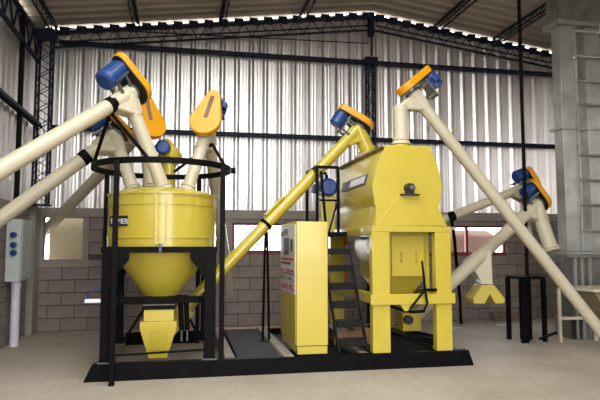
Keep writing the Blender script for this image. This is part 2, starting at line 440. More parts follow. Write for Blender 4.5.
# windows ---------------------------------------------------------------------
h = OPEN[0]
t = thing('window_1', ((h[0]+h[1])/2, YB+.1, h[2]), 'small square wall opening closed by a pale cream board', 'window', kind='structure')
part('board', MB().box((h[0]+.015, YB+.36, h[2]-.2), (h[1]+.5, YB+.4, h[3]+.1)), 'board_tan', t)
part('sill', MB().box((h[0], YB+.008, h[2]), (h[1], YB+TH, h[2]+.015)), 'concrete', t)
def red_window(n, h, muls, label):
    t = thing('window_%d' % n, ((h[0]+h[1])/2, YB+.1, h[2]), label, 'window', kind='structure')
    y0, y1 = YB+.04, YB+.09; w = .045
    for nm, a, b in (('frame_bar', (h[0], y0, h[2]), (h[1], y1, h[2]+.07)), ('frame_bar', (h[0], y0, h[3]-.035), (h[1], y1, h[3])),
                     ('frame_bar', (h[0], y0, h[2]+.07), (h[0]+w, y1, h[3]-.035)), ('frame_bar', (h[1]-w, y0, h[2]+.07), (h[1], y1, h[3]-.035))):
        part(nm, MB().box(a, b), 'red', t)
    for m in muls: part('mullion', MB().box((m-w*.6, y0, h[2]+.07), (m+w*.6, y1, h[3]-.035)), 'red', t)
    return t
red_window(2, OPEN[1], [], 'red framed window with bright daylight behind the yellow conveyor')
red_window(3, OPEN[2], [PY(468, 240, YB).x], 'red framed window right of the mixer with a brown heap outside')
# brown tarpaulin heap outside window 3
hb = MB(); a = PY(452, 230, YB+2.2); b = PY(484, 230, YB+2.2)
hb.loft([[V((a.x-.5, a.y-.4, -.13)), V((b.x+.1, a.y-.4, -.13)), V((b.x+.1, a.y+.8, -.13)), V((a.x-.5, a.y+.8, -.13))],
         [V((a.x-.5, a.y-.4, a.z-.1)), V((b.x+.05, a.y-.4, a.z-.12)), V((b.x+.05, a.y+.8, a.z-.12)), V((a.x-.5, a.y+.8, a.z-.1))],
         [V((a.x-.4, a.y-.3, a.z)), V((b.x-.08, a.y-.3, a.z-.01)), V((b.x-.08, a.y+.7, a.z-.01)), V((a.x-.4, a.y+.7, a.z))]])
solo('tarpaulin_heap', hb, 'tarp', 'brown covered heap seen outside through the red window', 'heap', bevel=.04)

# ================================================================== skid under the machines
SZ = .17; SY0, SY1 = 6.13, 8.40
SX0, SX1 = PZ(90, 377, 0).x+.03, PY(469, 350, SY0).x
sk = thing('machine_skid', ((SX0+SX1)/2, (SY0+SY1)/2, 0), 'long low black steel skid that carries hopper, cabinet and mixer', 'skid')
part('front_beam', MB().prism([(SX0-.06, SY0, 0), (SX1+.06, SY0, 0), (SX1, SY0, SZ), (SX0+.02, SY0, SZ)], (0, .1, 0)), 'black', sk, bevel=.004)
part('rear_beam', MB().prism([(SX0-.06, SY1-.1, 0), (SX1+.06, SY1-.1, 0), (SX1, SY1-.1, SZ), (SX0+.02, SY1-.1, SZ)], (0, .1, 0)), 'black', sk, bevel=.004)
for x in (SX0+.1, .52, 1.12, 2.0, SX1-.1):
    part('cross_beam', MB().box((x-.05, SY0+.1, .01), (x+.05, SY1-.1, SZ-.004)), 'dusty', sk, bevel=.004)
part('rear_cap', MB().box((SX0+.03, SY1-.1, SZ+.001), (SX1-.02, SY1, SZ+.012)), 'wood', sk)
part('deck_plate', MB().box((.58, SY0+.1, .10), (1.06, SY1-.1, .12)), 'deck', sk)
part('deck_plate', MB().box((.6, SY0+.105, SZ-.02), (1.055, SY1-.105, SZ-.003)), 'deck', sk)
part('deck_plate', MB().box((1.17, SY0+.1, .08), (1.95, SY1-.1, .1)), 'black', sk)
part('deck_plate', MB().box((2.05, SY0+.1, .08), (SX1-.16, SY1-.1, .1)), 'black', sk)
part('deck_plank', MB().box((1.075, SY0+.02, SZ+.001), (1.185, SY1-.11, SZ+.014)), 'dusty', sk)

# ================================================================== batch hopper and its black stand
HC = V((-.215, 6.79, 0)); HR = .598
HT, HB = 1.90, 1.335
LX, LYs = (-.73, .30), (SY0+.09, 7.36)
st = thing('hopper_stand', (HC.x, HC.y, SZ), 'black steel stand with four square legs under the yellow hopper', 'stand')
for x in LX:
    for y in LYs:
        lg = part('leg', MB().box((x-.058, y-.058, SZ+.012), (x+.058, y+.058, 1.27)), 'black', st, bevel=.004)
        part('foot_plate', MB().box((x-.075, y-.08, SZ+.001), (x+.075, y+.075, SZ+.012)), 'grey_strip', lg)
for y in LYs: part('top_beam', MB().box((LX[0]-.07, y-.06, 1.272), (LX[1]+.07, y+.06, 1.333)), 'black', st, bevel=.004)
for x in LX: part('top_beam', MB().box((x-.06, LYs[0]+.061, 1.272), (x+.06, LYs[1]-.061, 1.333)), 'black', st, bevel=.004)
for y in (LYs[0]-.05, LYs[1]-.05):
    for s, x in ((1, LX[0]+.058), (-1, LX[1]-.058)):
        part('gusset', MB().prism([(x, y, 1.271), (x+s*.15, y, 1.271), (x+s*.15, y, 1.2), (x+s*.06, y, 1.09), (x, y, .98)], (0, .012, 0)), 'black', st)
part('cross_bar', MB().box((LX[0]+.06, LYs[0]+.30, .72), (LX[1]-.06, LYs[0]+.38, .79)), 'black', st)
for x in LX: part('side_bar', MB().box((x-.04, LYs[0]+.06, .72), (x+.04, LYs[1]-.06, .79)), 'black', st)
part('brace', MB().bar((LX[0]+.06, LYs[1], .2), (LX[0]+.42, LYs[1], .78), .03), 'black', st)
part('brace', MB().bar((LX[1]-.06, LYs[1], .2), (LX[1]-.36, LYs[1], .78), .03), 'black', st)
part('low_rail', MB().tube((LX[0]+.05, LYs[0], .235), (LX[1]-.05, LYs[0], .265), .011, n=8), 'black', st)

hp = thing('batch_hopper', (HC.x, HC.y, .2), 'round yellow hopper with cone bottom and nameplate on black stand', 'hopper')
body = part('drum', MB().lathe(HC, [(HR, HB), (HR, HT)], 64, False), 'yellow', hp)
for z in (1.785, 1.43): part('band', MB().ring((HC.x, HC.y, z), HR+.004, .012, .014, 64), 'yellow', body)
part('rim', MB().ring((HC.x, HC.y, HT), HR+.006, .02, .022, 64), 'yellow', hp)
part('lid', MB().lathe(HC, [(HR, HT+.004), (.50, HT+.045), (.3, HT+.085), (.02, HT+.10)], 64), 'yellow', hp)
part('cone', MB().lathe(HC, [(HR-.003, HB+.02), (HR-.005, HB), (.19, .79), (.17, .785)], 64), 'yellow', hp)
part('seam', MB().box((HC.x-.012-.05, HC.y-HR-.014, HB+.02), (HC.x+.012-.05, HC.y-HR+.02, HT-.02)), 'yellow', body)
bx = HC.x+.0
for s in (-.055, .055): part('bracket_rib', MB().box((bx+s-.008, HC.y-HR-.02, HB+.045), (bx+s+.008, HC.y-HR+.02, HT-.05)), 'yellow', hp, bevel=.003)
part('bracket_foot', MB().box((bx-.06, HC.y-HR-.022, HB+.03), (bx+.06, HC.y-HR+.02, HB+.045)), 'yellow', hp)
part('load_cell', MB().tube((bx, LYs[0]-.02, 1.334), (bx, LYs[0]-.02, HB+.03), .018, n=12), 'galv', hp)
part('load_cell', MB().box((bx-.014, LYs[0]-.075, 1.275), (bx+.014, LYs[0]-.061, 1.33)), 'blue', hp)
og = HC+V((-.01, -.24, 0))
part('slide_gate', MB().box((og.x-.17, og.y-.17, .67), (og.x+.17, og.y+.17, .785)), 'black', hp, bevel=.004)
part('gate_strip', MB().box((og.x-.165, og.y-.178, .715), (og.x+.165, og.y-.171, .725)), 'grey_strip', hp)
def rect(cx, cy, hx, hy, z): return [V((cx-hx, cy-hy, z)), V((cx+hx, cy-hy, z)), V((cx+hx, cy+hy, z)), V((cx-hx, cy+hy, z))]
ot = part('outlet_box', MB().loft([rect(og.x, og.y, .155, .155, .545), rect(og.x, og.y, .155, .155, .668)]), 'yellow', hp, bevel=.004)
part('outlet_chute', MB().loft([rect(og.x-.005, og.y, .095, .10, .15), rect(og.x-.003, og.y, .19, .19, .475), rect(og.x-.003, og.y, .19, .19, .545)]), 'yellow', hp, bevel=.004)
part('inspection_door', MB().loft([[V((og.x-.06, og.y-.135, .24)), V((og.x+.06, og.y-.135, .24)), V((og.x+.09, og.y-.192, .455)), V((og.x-.09, og.y-.192, .455))],
     [V((og.x-.06, og.y-.14, .24)), V((og.x+.06, og.y-.14, .24)), V((og.x+.09, og.y-.197, .455)), V((og.x-.09, og.y-.197, .455))]]), 'yellow', hp)
# gate cylinder at the right of the outlet
for dx in (.24, .30):
    cy = part('gate_cylinder', MB().tube((og.x+dx, og.y+.05, .42), (og.x+dx-.02, og.y+.05, .80), .028, n=12), 'black', hp)
    part('rod', MB().tube((og.x+dx, og.y+.05, .30), (og.x+dx, og.y+.05, .42), .01, n=8), 'galv', cy)
# nameplate wraps the drum at the left; the post in front hides its first letters
pa = PY(108, 221, 6.3); ang0 = None
def on_drum(px, py, r):
    d = ray(px, py); o = CP-HC
    a = d.x*d.x+d.y*d.y; b = 2*(o.x*d.x+o.y*d.y); c = o.x**2+o.y**2-r*r
    t_ = (-b-math.sqrt(max(0, b*b-4*a*c)))/(2*a); return CP+d*t_
pl, pr_ = on_drum(110.5, 222, HR), on_drum(128, 222, HR)
al, ar = math.atan2(pl.y-HC.y, pl.x-HC.x), math.atan2(pr_.y-HC.y, pr_.x-HC.x)
if al > 0: al -= 2*math.pi
z0, z1 = on_drum(126, 226, HR).z, on_drum(126, 215.5, HR).z
np_ = MB(); n = 12; R1, R2 = HR+.001, HR+.01
A = [V((HC.x+R2*math.cos(al+(ar-al)*i/n), HC.y+R2*math.sin(al+(ar-al)*i/n), 0)) for i in range(n+1)]
B = [V((HC.x+R1*math.cos(al+(ar-al)*i/n), HC.y+R1*math.sin(al+(ar-al)*i/n), 0)) for i in range(n+1)]
lo = [p+V((0,0,z0)) for p in A]+[p+V((0,0,z0)) for p in reversed(B)]
np_.loft([lo, [p+V((0,0,z1-z0)) for p in lo]])
plate = part('nameplate', np_, 'ink', hp, 'black nameplate with white letters')
s0 = on_drum(117.6, 223.8, HR+.014); s1 = on_drum(127, 223.8, HR+.014)
tl = text_part('lettering', 'MER', .08, s0, (s1-s0), (0, 0, 1), 'white', plate, .003)
# the letter left of the post
s0 = on_drum(111.0, 223.8, HR+.014); s1 = on_drum(112.5, 223.8, HR+.014)
text_part('lettering', 'I', .08, s0, (s1-s0), (0, 0, 1), 'white', plate, .003)

# ring frame that carries the conveyor heads
RC = V((-.22, 6.58, 2.19)); RR = .735
a0 = math.atan2(5.90-RC.y, -.667-RC.x)
rg = thing('ring_frame', (RC.x, RC.y, 0), 'black ring frame on four slim posts around the yellow hopper', 'frame')
part('ring', MB().ring(RC, RR, .035, .06, 64), 'black', rg)
for k in range(4):
    a = a0+k*math.pi/2; p = RC+V(((RR+.03)*math.cos(a), (RR+.03)*math.sin(a), 0))
    ins = SY0 < p.y < SY1
    part('post', MB().box((p.x-.026, p.y-.026, SZ+.002 if ins else 0), (p.x+.026, p.y+.026, 2.19)), 'black', rg, bevel=.003)
knob = RC+V((RR+.02, -.05, 0))
part('knob', MB().tube(knob, knob+V((.05, 0, 0)), .035, n=12), 'black', rg)

# ================================================================== screw conveyors
def teardrop(c, u, v, R, r, L, n=18):
    """outline in the plane normal to u: big circle R at c, small circle r at c+v*L"""
    s = V(u).cross(V(v)).normalized(); v = V(v).normalized(); b = math.asin((R-r)/L); pts = []
    for i in range(n+1):
        a = math.pi/2-b + (math.pi+2*b)*i/n      # measured from v
        pts.append(c+v*(R*math.cos(a))+s*(R*math.sin(a)))
    for i in range(n+1):
        a = -(math.pi/2-b)*-1 - 0; a = -(math.pi/2-b) + (math.pi-2*b)*i/n
        pts.append(c+v*L+v*(r*math.cos(a))+s*(r*math.sin(a)))
    return pts
def motor(c, u, r, L, parent, up=(0, 0, 1)):
    """blue finned motor, shaft end at c, body extends along u"""
    u, s, v = frame(u, up); c = V(c)
    m = part('motor', MB().path([c, c+u*.02, c+u*L*.72], [r*.8, r*.96, r*.96], 24), 'blue', parent, 'blue electric motor')
    part('fan_cowl', MB().path([c+u*L*.72, c+u*L*.93, c+u*L], [r*1.06, r*1.06, r*.8], 24), 'blue', m)
    fins = MB()
    for i in range(16):
        a = 2*math.pi*i/16; d = s*math.cos(a)+v*math.sin(a); w = u.cross(d)
        fins.obox(c+u*L*.4+d*r*.98, u*L*.3, d*r*.08, w*.004)
    part('cooling_fins', fins, 'blue', m, kind='stuff')
    part('terminal_box', MB().obox(c+u*L*.4+s*r*1.15, u*L*.2, s*r*.28, v*r*.45), 'blue', m, bevel=.005)
    return m
def auger(name, label, tail, head, r, col='cream', spout=None, spout_r=None, guard=True, roll=0.0, R=.17, rs=.085, L=.30, mL=.27, mr=.09,
          collar=(), group='screw conveyors', slot=False, bonnet=.1, ext=.12, guardmat='orange', thick=.085, moff=.0, tilt=0.0, sfrom=None, wedge=True, wlen=.26):
    tail, head = V(tail), V(head); u = (head-tail).normalized(); _, s, v = frame(u)
    v = Matrix.Rotation(roll, 3, u) @ v
    t = thing(name, (tail.x, tail.y, tail.z), label, 'conveyor', group)
    part('tube', MB().tube(tail, head, r, n=28), col, t)
    end = head+u*ext
    part('end_flange', MB().tube(end-u*.03, end, r*1.28, n=28), 'grey_strip', t)
    part('head_box', MB().tube(head-u*.22, end-u*.031, r*1.06, r*1.18, n=28), col, t)
    for f in collar:
        p = tail.lerp(head, f); part('collar', MB().tube(p-u*.05, p+u*.05, r*1.08, n=28), 'black', t)
    if spout is not None:
        q = V(spout); sr = spout_r or r*.95; p = V(sfrom) if sfrom is not None else head+u*.02; d = (q-p).normalized(); l = (q-p).length
        m_ = p+d*(min(.24, l*.45) if sfrom is None else .02)
        sp = part('spout', MB().path([p-d*.02, p+d*.06, m_, q], [r*1.22, r*1.2, sr, sr], 24), col, t)
        if wedge:       # flat sided transition between tube end and spout
            nr = u.cross(d).normalized(); e2 = nr.cross(u); c_ = head; pts = []
            for P_, k_, ax in ((head-u*wlen, r*.98, u), (end-u*.035, r*1.2, u), (m_, sr*.98, d)):
                w_ = nr.cross(ax).normalized()
                for g_ in (-1, 1): pts.append(P_+w_*(g_*k_))
            p2 = sorted(((x-c_).dot(u), (x-c_).dot(e2)) for x in pts); hull = []
            for seq in (p2, p2[::-1]):
                st_ = []
                for x in seq:
                    while len(st_) > 1 and (st_[-1][0]-st_[-2][0])*(x[1]-st_[-2][1])-(st_[-1][1]-st_[-2][1])*(x[0]-st_[-2][0]) <= 0: st_.pop()
                    st_.append(x)
                hull += st_[:-1]
            part('transition', MB().prism([c_+u*a_+e2*b_-nr*r*.9 for a_, b_ in hull], nr*r*1.8), col, t, bevel=.02)
        part('spout_band', MB().tube(m_-d*.014, m_+d*.014, sr*1.1, n=24), col, sp)
        part('spout_flange', MB().tube(q-d*.075, q-d*.05, sr*1.22, n=24), col, sp)
        part('spout_foot', MB().tube(q-d*.05, q, sr*1.05, sr*1.45, n=24), col, sp)
    u0 = u
    if tilt:
        T_ = Matrix.Rotation(tilt, 3, u.cross(v)); u = (T_ @ u).normalized(); v = (T_ @ v).normalized()
    if guard:
        gb = teardrop(end+u*.03, u, v, R, rs, L)
        g = part('belt_guard', MB().loft([gb, [p+u*thick for p in gb]]), guardmat, t, 'orange belt guard', bevel=.008)
        part('guard_back', MB().loft([[p-u*.012 for p in teardrop(end+u*.03, u, v, R*.94, rs*.9, L)], [p-u*.001 for p in teardrop(end+u*.03, u, v, R*.94, rs*.9, L)]]), 'ink', g)
        if slot:
            ce_ = end+u*(.03+thick+.001); sd = u.cross(v)
            part('slot', MB().obox(ce_+v*L*.52, v*L*.46, sd*.026, u*.003), 'brown', g, 'dark slot with the belt behind it')
        mo = motor(end+v*(L+moff)+u*.015, -u, mr, mL, t, up=v)
        sd = u.cross(v)
        for w in (-.07, .07):
            for k in (.04, .2):
                part('motor_bracket', MB().bar(end+v*(r*1.1)+sd*w-u*k, end+v*(L-mr*.9)+sd*w-u*k, .018, .03, up=u), 'grey_strip', t)
        part('motor_plate', MB().obox(end+v*(L-mr*1.08)-u*.12, u*.13, sd*.10, v*.008), 'galv', t)
    return t
LZ = HT+.05
def lid_at(px, py): return PZ(px, py, LZ+.02)
# A: upper left
hA, tA = PD(126, 96, 6.45), PD(0, 170, 5.15)
tA2 = hA+(tA-hA)*((XL+.02-hA.x)/(tA.x-hA.x))
auger('screw_conveyor', 'cream screw conveyor highest on the left, its blue motor and orange guard above the hopper', tA2, hA, .083,
      spout=PD(164, 190, 6.62), spout_r=.078, collar=(1-.28/(hA-tA2).length,), R=.19, rs=.09, L=.36, mL=.33, mr=.108, ext=.12, moff=-.06, tilt=math.radians(8))
# B: lower left
hB, tB = PD(113, 137, 7.0), PD(0, 219, 6.45)
tB2 = hB+(tB-hB)*((XL+.02-hB.x)/(tB.x-hB.x))
auger('screw_conveyor', 'cream screw conveyor just below the highest one on the left, black collar at its end', tB2, hB, .083,
      spout=PD(134, 192, 6.75), spout_r=.076, collar=(1-.42/(hB-tB2).length,), R=.15, rs=.08, L=.24, mL=.22, mr=.08, ext=.08)
# C: from the square wall opening
hC, tC = PD(143, 130, 7.3), PY(44, 232, YB+.30)
auger('screw_conveyor', 'cream screw conveyor rising from the square wall opening behind the hopper', tC, hC, .083,
      spout=PD(150, 190, 7.0), spout_r=.07, R=.215, rs=.09, L=.33, slot=True, roll=math.radians(0), ext=.1)
# D: facing the camera, behind the hopper to the right
hD = PD(208, 131, 6.95); tD = PD(229, 290, 9.3)
auger('screw_conveyor', 'cream screw conveyor sloping to the back wall, its teardrop orange guard faces the camera', tD, hD, .075,
      spout=PD(187, 191, 6.75), spout_r=.072, R=.19, rs=.085, L=.34, slot=True, roll=math.radians(-14), ext=.1, tilt=math.radians(-22))
# struts between the ring and the conveyor heads
cA = tA2.lerp(hA, 1-.28/(hA-tA2).length)
rl = RC+V((-RR*.96, -.1, 0)); rf = RC+V((-.10, -RR, 0))
for a, b in ((cA+V((0, 0, -.09)), PD(94, 163, 6.35)), (cA+V((.02, 0, -.09)), PD(147, 157, 5.72))):
    part('support_strut', MB().bar(a, b, .028), 'black', rg)
sD = PD(212, 144, 6.9)
for b in (PD(226, 168, 6.25), PD(174, 172, 7.1)): part('support_strut', MB().bar(sD, b, .026), 'black', rg)

# small yellow geared drive behind the ring
gd = PD(167, 154, 7.55)
t = thing('hopper_drive', gd-V((0, 0, .4)), 'small yellow geared drive with blue motor seen behind the black ring', 'drive')
part('column', MB().tube(gd+V((.03, .0, -.62)), gd+V((.03, 0, -.05)), .085, n=20), 'yellow', t)
part('gear_case', MB().path([gd+V((.0, -.05, -.12)), gd+V((.05, .05, .0)), gd+V((.06, .1, .06))], [.13, .15, .1], 20), 'yellow', t)
motor(gd+V((-.03, -.02, .04)), (-.1, -1, .1), .085, .22, t)
gu = V((.15, .95, .25)).normalized()
td = teardrop(gd+V((.02, .06, -.03)), gu, V((-.3, 0, 1)), .15, .08, .17)
part('belt_guard', MB().loft([td, [p+gu*.07 for p in td]]), 'orange', t, bevel=.006)

# H: yellow conveyor from hopper outlet to mixer
hH, tH = PY(357, 130, 7.36), PY(176, 318, 7.14)
auger('screw_conveyor', 'yellow screw conveyor rising from the hopper outlet to the mixer lid', tH, hH, .076, col='yellow',
      spout=V((PY(369, 150, 7.36).x, 7.36, 2.57)), spout_r=.10, R=.16, rs=.085, L=.30, mL=.2, mr=.085, ext=.06, tilt=math.radians(12))
lx_ = PY(266, 226, 7.25).x; fr_ = (lx_-tH.x)/(hH.x-tH.x); p = tH.lerp(hH, fr_+.07); u = (hH-tH).normalized()
o = [o for o in bpy.data.objects if o.get('label', '').startswith('yellow screw conveyor')][0]
_, s_, v_ = frame(u)
part('hatch', MB().obox(p+v_*.09, u*.17, s_*.06, v_*.012), 'yellow', o, bevel=.004)
lgp = tH.lerp(hH, fr_)
part('collar', MB().tube(lgp-u*.02, lgp+u*.02, .088, n=24), 'black', o)
for dx in (-.035, .045):
    part('support_leg', MB().tube(lgp+V((dx*.3, 0, -.09)), (lgp.x+dx, lgp.y, SZ+.005), .016, n=8), 'black', o)
part('foot_plate', MB().box((lgp.x-.08, lgp.y-.05, SZ-.002), (lgp.x+.09, lgp.y+.05, SZ+.008)), 'black', o)
part('inlet_box', MB().obox(tH+u*.02, u*.16, s_*.12, v_*.11), 'yellow', o, bevel=.004)

# ================================================================== control cabinet
c0 = PY(296.5, 300, SY0+.03).x; c1 = PY(328, 300, SY0+.03).x; cy0 = SY0+.03; cy1 = PX(281, 300, c0).y
ct = PY(310, 221.5, cy0).z
cb = thing('control_cabinet', ((c0+c1)/2, (cy0+cy1)/2, SZ), 'tall yellow control cabinet with a white instrument panel on its left side', 'cabinet')
part('plinth', MB().box((c0+.012, cy0+.006, SZ+.015), (c1-.006, cy1-.01, SZ+.10)), 'yellow', cb, bevel=.004)
bd = part('body', MB().box((c0, cy0, SZ+.105), (c1, cy1, ct)), 'yellow', cb, bevel=.006)
part('side_sheet', MB().box((c0+.01, cy0-.004, SZ+.11), (c1-.012, cy0-.0005, ct-.62)), 'yellow', bd)
part('side_sheet', MB().box((c0+.01, cy0-.004, ct-.615), (c1-.012, cy0-.0005, ct-.01)), 'yellow', bd)
pz0 = SZ+.64
pan = part('instrument_panel', MB().box((c0-.012, cy0+.03, pz0), (c0-.001, cy1-.03, ct-.03)), 'panel_white', cb, 'white instrument panel with rows of switches', bevel=.003)
W = cy1-cy0
def onp(name, y0, y1, z0, z1, m, d=.012):     # y measured from the front edge, fractions of panel width
    part(name, MB().box((c0-.012-d, cy0+W*y0, z0), (c0-.0125, cy0+W*y1, z1)), m, pan)
onp('display', .40, .68, ct-.36, ct-.17, 'ink'); onp('display', .16, .26, ct-.33, ct-.19, 'ink')
onp('meter', .46, .66, ct-.14, ct-.07, 'grey_strip'); onp('meter', .74, .88, ct-.15, ct-.09, 'grey_strip')
onp('red_stripe', .1, .92, ct-.43, ct-.40, 'ink_red', .003)
onp('label_strip', .3, .92, ct-.475, ct-.45, 'ink', .003)
z = ct-.53; k = 0
while z > pz0+.08:
    for j in range(7):
        yy = .1+j*.12
        if (j+k) % 5 != 4: onp('switch', yy, yy+.05, z-.022, z, ('ink', 'ink', 'ink_red', 'grey_strip')[(j*2+k*3) % 4], .018)
    if k % 2 == 0: onp('red_stripe', .08, .92, z-.055, z-.042, 'ink_red', .003)
    z -= .085; k += 1
for k in range(2):
    part('lower_door', MB().box((c0-.008, cy0+.03+k*(W-.06)/2+.004, SZ+.125), (c0-.0005, cy0+.03+(k+1)*(W-.06)/2-.004, pz0-.012)), 'yellow', cb, bevel=.003)

# ================================================================== mixer
MY0, MY1 = SY0+.05, 8.12
mx = thing('paddle_mixer', (2.58, (MY0+MY1)/2, SZ), 'big yellow octagonal mixer on a square yellow frame', 'mixer')
def mp(px, py, y=MY0): return PY(px, py, y)
oc = [(385.5, 147), (428, 147), (436, 165), (441, 186), (438.5, 204), (433, 216), (381, 216), (375, 204), (372.5, 186), (377.5, 165)]
ocp = [mp(*p) for p in oc]
part('drum', MB().prism(ocp, (0, MY1-MY0, 0)), 'yellow', mx, bevel=.006)
cen = sum(ocp, V((0, 0, 0)))/len(ocp)
part('end_plate', MB().prism([cen+(p-cen)*1.02+V((0, -.016, 0)) for p in ocp], (0, .015, 0)), 'yellow', mx, bevel=.003)
tz = ocp[0].z; xl, xr = ocp[0].x, ocp[1].x
ld = part('lid', MB().box((xl-.03, MY0-.012, tz+.001), (xr+.03, MY1, tz+.022)), 'yellow', mx)
part('lid_edge', MB().box((xl-.036, MY0+.0, tz-.004), (xl-.031, MY1, tz+.022)), 'brown', ld, 'brown rusty lid edge')
part('rear_inlet', MB().box((xl+.02, 6.95, tz+.023), (xr-.1, 7.5, tz+.09)), 'yellow', ld, bevel=.005)
ib = mp(401, 141, 6.45)
part('top_inlet', MB().tube((ib.x, 6.45, tz+.023), (ib.x, 6.45, tz+.085), .12, .10, n=24), 'yellow', ld)
part('top_inlet_base', MB().box((ib.x-.15, 6.30, tz+.023), (ib.x+.15, 6.60, tz+.045)), 'yellow', ld)
# left flank: maker's plate, and the skirts down to the frame
fa, fb = ocp[9], ocp[8]; nl = V((-(fa.z-fb.z), 0, fa.x-fb.x)).normalized()
if nl.x > 0: nl = -nl
qa, qb = fa.lerp(fb, .28), fa.lerp(fb, .80)
pl_ = part('maker_plate', MB().prism([V((q.x, y, q.z))+nl*.002 for q, y in ((qa, 6.45), (qb, 6.45), (qb, 7.5), (qa, 7.5))], nl*.01), 'grey_strip', mx, 'grey plate with a pale field')
qa, qb = fa.lerp(fb, .36), fa.lerp(fb, .72)
part('plate_field', MB().prism([V((q.x, y, q.z))+nl*.013 for q, y in ((qa, 6.52), (qb, 6.52), (qb, 7.1), (qa, 7.1))], nl*.004), 'white', pl_)
# bearing and lower support plate
sp = [mp(374, 226), mp(400, 194), mp(419, 194), mp(446.5, 226)]
part('support_plate', MB().prism([p+V((0, -.034, 0)) for p in sp], (0, .017, 0)), 'yellow', mx, bevel=.003)
part('apron', MB().prism([mp(*q)+V((0, -.015, 0)) for q in ((374.5, 226), (376, 207), (438, 207), (446, 226))], (0, .013, 0)), 'yellow', mx)
bc = mp(409.5, 188, MY0-.05)
be = part('bearing', MB().tube(bc+V((0, .03, 0)), bc+V((0, -.05, 0)), .058, .05, n=20).box((bc.x-.045, bc.y-.03, bc.z-.075), (bc.x+.045, bc.y+.03, bc.z-.02)), 'ink', mx)
part('bearing_foot', MB().box((bc.x-.105, bc.y-.045, bc.z-.085), (bc.x+.105, bc.y+.03, bc.z-.068)), 'ink', be)
part('shaft_end', MB().tube(bc+V((0, -.051, 0)), bc+V((0, -.08, 0)), .025, n=14), 'grey_strip', be)
# frame
fy = MY0-.034
X = [PY(p, 280, fy).x for p in (372.5, 390, 436, 451.5)]
zt, zt2 = mp(380, 226).z, mp(380, 232).z
for y0, y1 in ((fy, fy+.10), (MY1-.12, MY1-.02)):
    part('leg', MB().box((X[0], y0, SZ+.002), (X[1], y1, zt2)), 'yellow', mx, bevel=.004)
    part('leg', MB().box((X[2], y0, SZ+.002), (X[3], y1, zt2)), 'yellow', mx, bevel=.004)
    part('top_bar', MB().box((X[0], y0, zt2+.001), (X[3], y1, zt)), 'yellow', mx, bevel=.004)
zm0, zm1 = mp(380, 304.5).z, mp(380, 294).z
part('mid_bar', MB().box((X[0]-.03, fy-.03, zm0), (X[3]+.03, fy-.001, zm1)), 'yellow', mx, bevel=.004)
part('side_bar', MB().box((X[0]+.02, fy+.101, zm0), (X[0]+.09, MY1-.121, zm1)), 'yellow', mx, bevel=.004)
part('side_bar', MB().box((X[3]-.09, fy+.101, zm0), (X[3]-.02, MY1-.121, zm1)), 'yellow', mx, bevel=.004)
part('side_rail', MB().box((X[0]+.0, fy+.101, zt2-.03), (X[0]+.08, MY1-.121, zt)), 'yellow', mx, bevel=.004)
part('side_rail', MB().box((X[3]-.08, fy+.101, zt2-.03), (X[3], MY1-.121, zt)), 'yellow', mx, bevel=.004)
sk0 = ocp[7]; 
for sx, q in ((1, ocp[7]), (-1, ocp[4])):
    xo = X[0]+.03 if sx > 0 else X[3]-.03
    part('skirt', MB().prism([V((xo, MY0+.01, zt+.002)), V((xo+sx*.012, MY0+.01, zt+.002)), V((q.x+sx*.03, MY0+.01, q.z-.01)), V((q.x+sx*.012, MY0+.01, q.z-.01))], (0, MY1-MY0-.03, 0)), 'yellow', mx)
# discharge bin between the legs
by = MY0+.20
cxm = (X[1]+X[2])/2
def lev(py, y=by): return PY(410, py, y).z
bin_ = part('discharge_bin', MB().loft([rect(cxm-.02, by+.36, .13, .13, lev(302)), rect(cxm-.02, by+.36, .30, .34, lev(276)), rect(cxm-.02, by+.36, .30, .36, zt2+.02)]), 'yellow', mx, bevel=.004)
bulge = []  # rounded white form along the left side of the bin
for k_ in range(9):
    f_ = k_/8; rr_ = .02+.10*math.sin(math.pi*min(1, .25+f_*.75)); c_ = V((cxm-.33, by+.05+.62*f_, zt2-.16-.05*math.sin(5*f_)))
    bulge.append([c_+V((rr_*1.2*math.cos(a_)-.03, 0, rr_*1.25*math.sin(a_))) for a_ in [2*math.pi*i_/14 for i_ in range(14)]])
part('white_bulge', MB().loft(bulge), 'sack', mx, 'rounded white shape beside the bin')
dx0, dx1 = PY(391, 250, by).x, PY(424, 250, by).x
dr = part('bin_door', MB().box((dx0, by-.02, lev(275)), (dx1, by-.003, lev(236))), 'yellow', mx, bevel=.004)
part('door_lip', MB().box((dx0-.005, by-.034, lev(275)-.01), (dx1+.005, by-.021, lev(275)+.008)), 'yellow', dr)
for px in (400.5, 415.5):
    p = PY(px, 257, by-.02)
    part('handle', MB().path([p+V((0, 0, .055)), p+V((.006, -.035, .045)), p+V((.006, -.035, -.045)), p+V((0, 0, -.055))], .009, 8), 'yellow', dr)
part('bin_plate', MB().box((dx1+.01, by-.012, lev(293)), (X[2]+.02, by-.002, zt2)), 'yellow', mx)
vt = MB().prism([PY(399, 302, fy-.02), PY(413, 302, fy-.02), PY(408, 311, fy-.02), PY(404.5, 311, fy-.02)], (0, .03, 0))
part('stay', vt, 'yellow', mx)
# lever
lv = [PY(422, 261, fy-.10), PY(425.5, 292, fy-.10), PY(427.5, 303, fy-.08), PY(423, 312, fy-.06)]
lever = part('lever', MB().path(lv, [.012, .015, .013, .013], 10), 'black', mx, 'black slide gate lever')
part('link', MB().bar(PY(425, 290, fy-.09), PY(410, 309, fy-.05), .022), 'black', lever)
part('pivot_plate', MB().bar(PY(423, 290, fy-.06), PY(437, 290, fy-.04), .01, .035), 'black', lever)
part('pipe', MB().path([PY(391, 306, by), PY(402, 310, by-.1), PY(413, 312, by-.18), PY(425, 311, by-.2)], .018, 10), 'black', mx)

